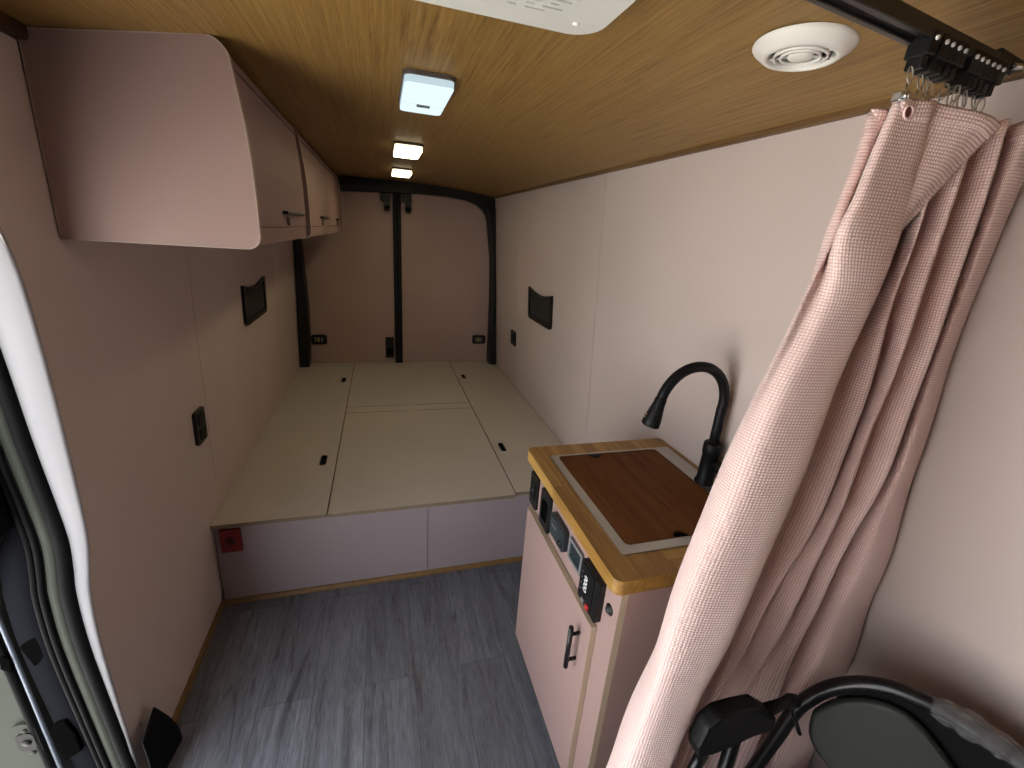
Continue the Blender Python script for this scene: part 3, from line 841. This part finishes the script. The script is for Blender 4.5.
for i, x in enumerate(gx):
    if i == 0:
        hk = thing('curtain_hook', 'silver hook and clasp holding the left end of the curtain top', 'hook', (x, .46, 1.81), 'curtain hooks')
        hook_mesh(x - .010, y_off=-.004).build('ring', M_steel, hk)
        mm = MB().box(x - .036, x - .025, .449, .461, 1.796, 1.807).lathe([(0, -.003), (.0045, -.002), (.0045, .003), (0, .003)], (x - .030, .447, 1.802), (0, 1, 0), 10)
        mm.build('clasp', M_chrome, hk, bevel=.002)
    elif h0 is None:
        h0 = hook_mesh(x).build('curtain_hook', M_steel); h0.data.transform(Matrix.Translation((-x, -yt(x), -1.81))); h0.location = (x, yt(x), 1.81)
        tag(h0, 'thin wire curtain hook in the bunch hanging from the track, over the curtain top', 'hook', 'curtain hooks')
    else:
        hq = h0.copy(); col.objects.link(hq); hq.location = (x, yt(x) + random.uniform(-.004, .003), 1.81 + random.uniform(-.004, .002)); hq.rotation_euler = (random.uniform(-.2, .2), random.uniform(-.25, .25), random.uniform(-.9, .9))

# fold lines of the gathered cloth: for each height, how far round (x / y) each fold edge lies
#        left   e1     e2     e3     e4     right
FOLD = {
 1.806: (1.240, 1.447, 1.550, 1.660, 1.770, 1.975),
 1.740: (1.230, 1.475, 1.555, 1.670, 1.805, 1.960),
 1.690: (1.218, 1.485, 1.560, 1.680, 1.825, 1.952),
 1.640: (1.210, 1.490, 1.565, 1.690, 1.835, 1.948),
 1.560: (1.200, 1.490, 1.570, 1.697, 1.842, 1.950),
 1.400: (1.112, 1.438, 1.605, 1.690, 1.864, 2.000),
 1.220: (1.035, 1.395, 1.600, 1.700, 1.850, 2.052),
 1.050: (.985, 1.328, 1.500, 1.665, 1.800, 2.095),
 .880: (.945, 1.262, 1.420, 1.590, 1.765, 2.130),
 .700: (.885, 1.200, 1.330, 1.490, 1.730, 2.180),
 .450: (.835, 1.120, 1.250, 1.400, 1.700, 2.190),
 .050: (.760, 1.000, 1.150, 1.300, 1.660, 2.190)}
SEC = {}
for z, (l, e1, e2, e3, e4, rr0) in FOLD.items():
    q_ = (1.806 - z) / 1.75
    fy = .452 - .16 * min(q_, .45)                    # the front panel swings forward lower down
    by = .012 * max(0, min(1, (1.0 - z) / .4))
    P_ = [(l + .06, .550), (l + .012, .500), (l, .466 - .012 * q_), (l + .10 * (e1 - l), fy + .034), (l + .34 * (e1 - l), fy + .012), (l + .72 * (e1 - l), fy + .001), (e1, fy), (e1 + .008, fy + .022), (e1 + .004, .486),
          (e2, .452 + by), (e2 - .012, .494 + by), (e3, .450 + by), (e3 - .012, .496 + by), (e4, .455 + by), (e4 - .012, .500 + by)]
    up_ = {1.806: [(1.240, .508), (1.300, .494), (1.316, .530), (1.322, .463), (1.385, .453)],
           1.740: [(1.230, .504), (1.276, .489), (1.294, .530), (1.306, .456), (1.39, .444)],
           1.690: [(1.218, .500), (1.258, .484), (1.280, .524), (1.297, .449), (1.39, .437)],
           1.640: [(1.210, .496), (1.246, .474), (1.254, .496), (1.270, .446), (1.38, .432)]}.get(z)
    if up_: P_[1:6] = up_
    ry = min(.490, (XR(z) - .020) / rr0)
    P_ += [(e4 + .5 * (rr0 - e4), ry - .016), (rr0, ry)]
    SEC[z] = [(r_ * y_, y_) for r_, y_ in P_] + [(XR(z) - .008, ry + .035)]  # last point: unseen return fold to the wall, added to block light from behind
zk = sorted(SEC, reverse=True)
def sec_at(z):
    """control points at height z, smooth between the measured heights"""
    for i in range(len(zk) - 1):
        if zk[i] >= z >= zk[i + 1]:
            a, b_ = zk[i], zk[i + 1]; t = (a - z) / (a - b_)
            p0, p1, p2, p3 = SEC[zk[max(i - 1, 0)]], SEC[a], SEC[b_], SEC[zk[min(i + 2, len(zk) - 1)]]
            za, zd = zk[max(i - 1, 0)], zk[min(i + 2, len(zk) - 1)]
            out = []
            for k in range(len(p1)):
                q_ = []
                for c in (0, 1):
                    h = a - b_
                    m1 = (p2[k][c] - p0[k][c]) / max(1e-6, za - b_) * h if za != a else p2[k][c] - p1[k][c]
                    m2 = (p3[k][c] - p1[k][c]) / max(1e-6, a - zd) * h if zd != b_ else p2[k][c] - p1[k][c]
                    q_.append((2 * t ** 3 - 3 * t * t + 1) * p1[k][c] + (t ** 3 - 2 * t * t + t) * m1 + (-2 * t ** 3 + 3 * t * t) * p2[k][c] + (t ** 3 - t * t) * m2)
                out.append(tuple(q_))
            return out
    return SEC[zk[-1]]
cur = thing('curtain', 'pale pink waffle weave curtain gathered beside the sink cabinet', 'curtain', (.75, .47, .05))
def cloth(name, rows, parent, mt, ref=None):
    """rows: list of lists of points; UV in metres"""
    nr, nc = len(rows), len(rows[0])
    v = [p for r_ in rows for p in r_]
    f = [(i * nc + j, i * nc + j + 1, (i + 1) * nc + j + 1, (i + 1) * nc + j) for i in range(nr - 1) for j in range(nc - 1)]
    me = bpy.data.meshes.new(name); me.from_pydata([tuple(p) for p in v], [], f)
    uvl = me.uv_layers.new(name='UVMap')
    mid = rows[nr // 2 if ref is None else ref]; U = [0]
    for j in range(1, nc): U.append(U[-1] + (Vector(mid[j]) - Vector(mid[j - 1])).length)
    V = [0]
    for i in range(1, nr): V.append(V[-1] + (Vector(rows[i][nc // 3]) - Vector(rows[i - 1][nc // 3])).length)
    for lp in me.loops:
        i, j = divmod(lp.vertex_index, nc); uvl.data[lp.index].uv = (U[j], V[i])
    me.materials.append(mt)
    me.polygons.foreach_set('use_smooth', [True] * len(me.polygons))
    o = bpy.data.objects.new(name, me); link(o, parent)
    return o
NZ = 120; zt = 1.806
rows = []
wob = random.Random(3)
ph = [wob.uniform(0, 6.28) for _ in range(6)]
for i in range(NZ + 1):
    s = i / NZ; z = zt - (zt - .05) * s
    pts = catmull([(*p, 0) for p in sec_at(z)], 12)
    row = []
    for j, p in enumerate(pts):
        w = j / len(pts)
        dz = .016 * min(1, max(0, (w - .76) / .18)) * max(0, 1 - s / .15)
        if s < .03:   # the top edge dips between the hooks and droops at its free end
            dz += -.008 * abs(math.sin(w * PI * 5)) * (1 - s / .03)
        dy = .0022 * math.sin(9 * z + ph[0] + 14 * w) + .0016 * math.sin(23 * z + ph[1] - 11 * w)
        row.append((p.x + .0012 * math.sin(17 * z + ph[2] + 20 * w), p.y + dy, z + dz))
    rows.append(row)
body = cloth('cloth_panel', rows, cur, M_cloth)
md = body.modifiers.new('solid', 'SOLIDIFY'); md.thickness = .0016; md.offset = 0
hemrows = [[(p[0], p[1] - .0022, p[2] + .003 - k * .0045) for p in rows[0]] for k in range(6)]
o = cloth('hem', hemrows, cur, M_cloth); md = o.modifiers.new('solid', 'SOLIDIFY'); md.thickness = .002; md.offset = 0
# free end of the cloth, folded over the front
fl = []
A, B, C_ = Vector((.652, .459, 1.806)), Vector((.768, .435, 1.788)), Vector((.650, .456, 1.618))
nf = 18
for i in range(nf + 1):
    s = i / nf
    l = A.lerp(C_, s); r_ = B.lerp(Vector((.654, .456, 1.614)), s)
    row = []
    for j in range(nf + 1):
        w = j / nf
        p = l.lerp(r_, w); p.y += -.006 * math.sin(PI * w) + .004 * math.sin(w * 7 + s * 3)
        row.append(tuple(p))
    fl.append(row)
o = cloth('folded_end', fl, cur, M_cloth, 0); md = o.modifiers.new('solid', 'SOLIDIFY'); md.thickness = .0018; md.offset = 0
fh = [[(p[0], p[1] - .002, p[2] + .001) for p in [Vector(a_).lerp(Vector(b_), .9 * k / 4) for a_, b_ in zip(fl[0], fl[2])]] for k in range(5)]
o = cloth('hem', fh, cur, M_cloth); md = o.modifiers.new('solid', 'SOLIDIFY'); md.thickness = .002; md.offset = 0
ring_pts = [(.617 + .007 * math.cos(a), .4475, 1.786 + .007 * math.sin(a)) for a in [2 * PI * k / 16 for k in range(16)]]
mm = MB().tube(ring_pts, .0014, 8, closed=True); mm.add([(x, y + .0006, z) for x, y, z in ring_pts], [list(range(16))], 1); mm.build('fold_shadow_ring', [M_hem, M_foldshade], cur)  # ring and dark disc stand for the shadow inside a fold

# ------------------------------------------------------------------ folded chair leaning on the right wall
ch = thing('folding_chair', 'black tubular folding chair leaning folded against the right wall, film on its frame', 'chair', (.86, .2, 0))
cp = lambda y, z, e_=0: Vector((.89 - .45 * y + .14 * z + e_ * .9, y + e_ * .4, z))
yc = .245
half = [(.452, .0), (.448, .15), (.443, .30), (.438, .42), (.433, .534), (.427, .627), (.421, .717), (.411, .767), (.394, .814), (.368, .855), (.336, .884), (.302, .898), (.272, .904)]
arc = [cp(y, z) for y, z in half] + [cp(yc, .905)] + [cp(2 * yc - y, z) for y, z in half[::-1]]
sm = catmull(arc, 4)
MB().tube(sm, .0140, 14).build('back_frame', M_blackm, ch)
for s_ in (1, -1):
    p = [cp(yc + s_ * .150, .02, .055), cp(yc + s_ * .155, .25, .045), cp(yc + s_ * .165, .46, .028)]
    MB().tube(catmull(p, 5), .011, 12).build('rear_leg', M_blackm, ch)
    MB().lathe([(0, 0), (.017, 0), (.016, .03), (.0, .03)], cp(yc + s_ * .207, .0), (0, 0, 1), 14).build('foot_cap', M_rubber, ch)
def padded(name, y0, y1, z0, z1, r_, off, th, mt, lo=None):
    mm = MB(); lo = lo or rrect(y0, y1, z0, z1, r_, 8); k = len(lo)
    ins = [(yc_ + (a - yc_) * .955, zc_ + (c - zc_) * .93) for yc_, zc_ in (((y0 + y1) / 2, (z0 + z1) / 2),) for a, c in lo]
    v = [cp(a, c, off + th) for a, c in lo] + [cp(a, c, off + .004) for a, c in lo] + [cp(a, c, off) for a, c in ins]
    f = [list(range(k))]
    for q0 in (0, k):
        f += [[q0 + i, q0 + (i + 1) % k, q0 + k + (i + 1) % k, q0 + k + i] for i in range(k)]
    mm.add(v, f, 0, True); mm.add([v[2 * k + i] for i in range(k)], [list(range(k))[::-1]], 0, False)
    return mm.build(name, mt, ch)
oval = [(.399, .741), (.386, .783), (.362, .822), (.335, .846), (.308, .857), (.284, .853), (.261, .840), (.234, .819), (.190, .780), (.150, .735), (.118, .690), (.108, .655), (.122, .632), (.170, .628), (.250, .634), (.320, .650), (.364, .666), (.390, .695)]
oval = [(p.x, p.y) for p in catmull([(*q_, 0) for q_ in oval + oval[:1]], 3)[:-1]]
padded('backrest', .108, .399, .628, .857, 0, -.002, .014, M_back, oval)
padded('seat', .085, .405, .12, .48, .05, .012, .018, M_vinyl)
bp = [(y, z) for y, z in half if z > .80] + [(yc, .905)] + [(2 * yc - y, z) for y, z in half[::-1] if z > .53]
bp = [(yc + (y - yc) * .955, z - .012) for y, z in bp]
MB().prism(bp, .014, .022, lambda p, t: cp(p[0], p[1], t)).build('arch_fill', M_rubber, ch)  # black sheet filling the gap between backrest and frame tube
for y in (.415, .075): MB().tube([cp(y + .012, .735, -.012), cp(y, .735, .012)], .006, 8).build('bolt', M_blackm, ch)
# crumpled clear film round the top of the frame
rr_ = random.Random(5)
film_path = [cp(y, z, -.002) for y, z in ((.285, .901), (.26, .906), (.225, .907), (.19, .903), (.155, .892), (.12, .868), (.09, .830))]
fp = catmull(film_path, 6)
mm = MB()
mm.tube(fp, [.0150 + rr_.uniform(.0, .012) * min(1, k / 6) for k in range(len(fp))], 14, caps=False)
mm.build('plastic_film', M_film, ch, sub=1)
# black stand in front of the curtain
st = thing('tripod_stand', 'black folded stand with a narrow tip in front of the curtain, beside the folding chair', 'stand', (.58, .385, 0))
SY = .372; kx = SY / .40
sp = lambda x, z, y=SY: Vector((x * kx, y, 1.6118 - (1.6118 - z) * kx))
outl = [(.520, .772), (.528, .818), (.551, .838), (.593, .838), (.640, .832), (.672, .806), (.694, .788), (.696, .754), (.640, .752), (.604, .742), (.560, .738), (.526, .742)]
outl = [(sp(x, z).x, sp(x, z).z) for x, z in outl]
MB().prism(outl, SY - .016, SY + .016, lambda p, t: (p[0], t, p[1])).build('head', M_soft, st, bevel=.007)
MB().tube([sp(.672, .792), sp(.705, .796), sp(.720, .801), sp(.736, .802), (sp(.752, .795))], [.012, .0095, .008, .011, .011], 12).build('handle_tip', M_soft, st)
MB().tube([sp(.735, .795), sp(.770, .740), sp(.806, .680)], .004, 8).build('strut', M_blackm, st)
MB().tube([sp(.622, .74), sp(.630, .55), sp(.610, .12)], .012, 12).build('post', M_blackm, st)
MB().tube([sp(.550, .735, .368), sp(.535, .715, .364), sp(.525, .69, .361), sp(.518, .64, .358)], .010, 10).build('arm', M_blackm, st)
for a in (30, 150, 270):
    c, s_ = math.cos(math.radians(a)), math.sin(math.radians(a))
    MB().tube([(.570, .372, .17), (.570 + .085 * c, .372 + .035 * s_, .01)], .008, 10).build('leg', M_blackm, st)

# ------------------------------------------------------------------ outside
gm = MB().box(-12, 12, -12, 14, -.62, -.60)
struct(gm.build('ground_outside', M_asphalt))

# ------------------------------------------------------------------ light
w = bpy.data.worlds.new('sky'); scn.world = w; w.use_nodes = True
nt = w.node_tree; bg = nt.nodes['Background']
tc = nt.nodes.new('ShaderNodeTexCoord'); sp_ = nt.nodes.new('ShaderNodeSeparateXYZ'); rp = nt.nodes.new('ShaderNodeValToRGB')
nt.links.new(tc.outputs['Generated'], sp_.inputs[0]); nt.links.new(sp_.outputs['Z'], rp.inputs['Fac']); nt.links.new(rp.outputs['Color'], bg.inputs['Color'])
els = rp.color_ramp.elements
for p_, c_ in ((.02, (.95, .96, 1.0)), (.30, (.85, .90, 1.0)), (1.0, (.45, .55, .75))):
    q_ = els.new(p_); q_.color = (*c_, 1)
els.remove(els[0]); els.remove(els[-1])
bg.inputs['Strength'].default_value = 4.6
sn = bpy.data.lights.new('sun', 'SUN'); sn.energy = 66; sn.angle = .01; sn.color = (1, .95, .86)
so = bpy.data.objects.new('sun', sn); col.objects.link(so)
so.rotation_euler = Vector((-.12, -.55, -.80)).to_track_quat('-Z', 'Y').to_euler()
pl = bpy.data.lights.new('doorway_portal', 'AREA'); pl.shape = 'RECTANGLE'; pl.size = 1.70; pl.size_y = 1.48
pl.cycles.is_portal = True
po = bpy.data.objects.new('doorway_portal', pl); col.objects.link(po)
po.location = (-1.06, .335, .80); po.rotation_euler = (0, -PI / 2, 0)

# ------------------------------------------------------------------ camera
F, yaw, pit, rol, HC = 431.2175, .3053, -.3320, .0749, 1.6118
r0 = Vector((math.cos(yaw), -math.sin(yaw), 0))
fw = Vector((math.sin(yaw) * math.cos(pit), math.cos(yaw) * math.cos(pit), math.sin(pit)))
u0 = r0.cross(fw)
right = r0 * math.cos(rol) + u0 * math.sin(rol)
up = -r0 * math.sin(rol) + u0 * math.cos(rol)
cd = bpy.data.cameras.new('camera'); cam = bpy.data.objects.new('camera', cd); col.objects.link(cam)
cd.sensor_width = 36; cd.lens = F * 36 / 1024; cd.clip_start = .02
R_ = Matrix((right, up, -fw)).transposed().to_4x4()
cam.matrix_world = Matrix.Translation((0, 0, HC)) @ R_
scn.camera = cam
vs = scn.view_settings
vs.view_transform = 'Standard'; vs.look = 'None'; vs.exposure = .08; vs.gamma = 1; vs.use_curve_mapping = False
scn.cycles.max_bounces = 10; scn.cycles.diffuse_bounces = 6
scn.cycles.use_denoising = True
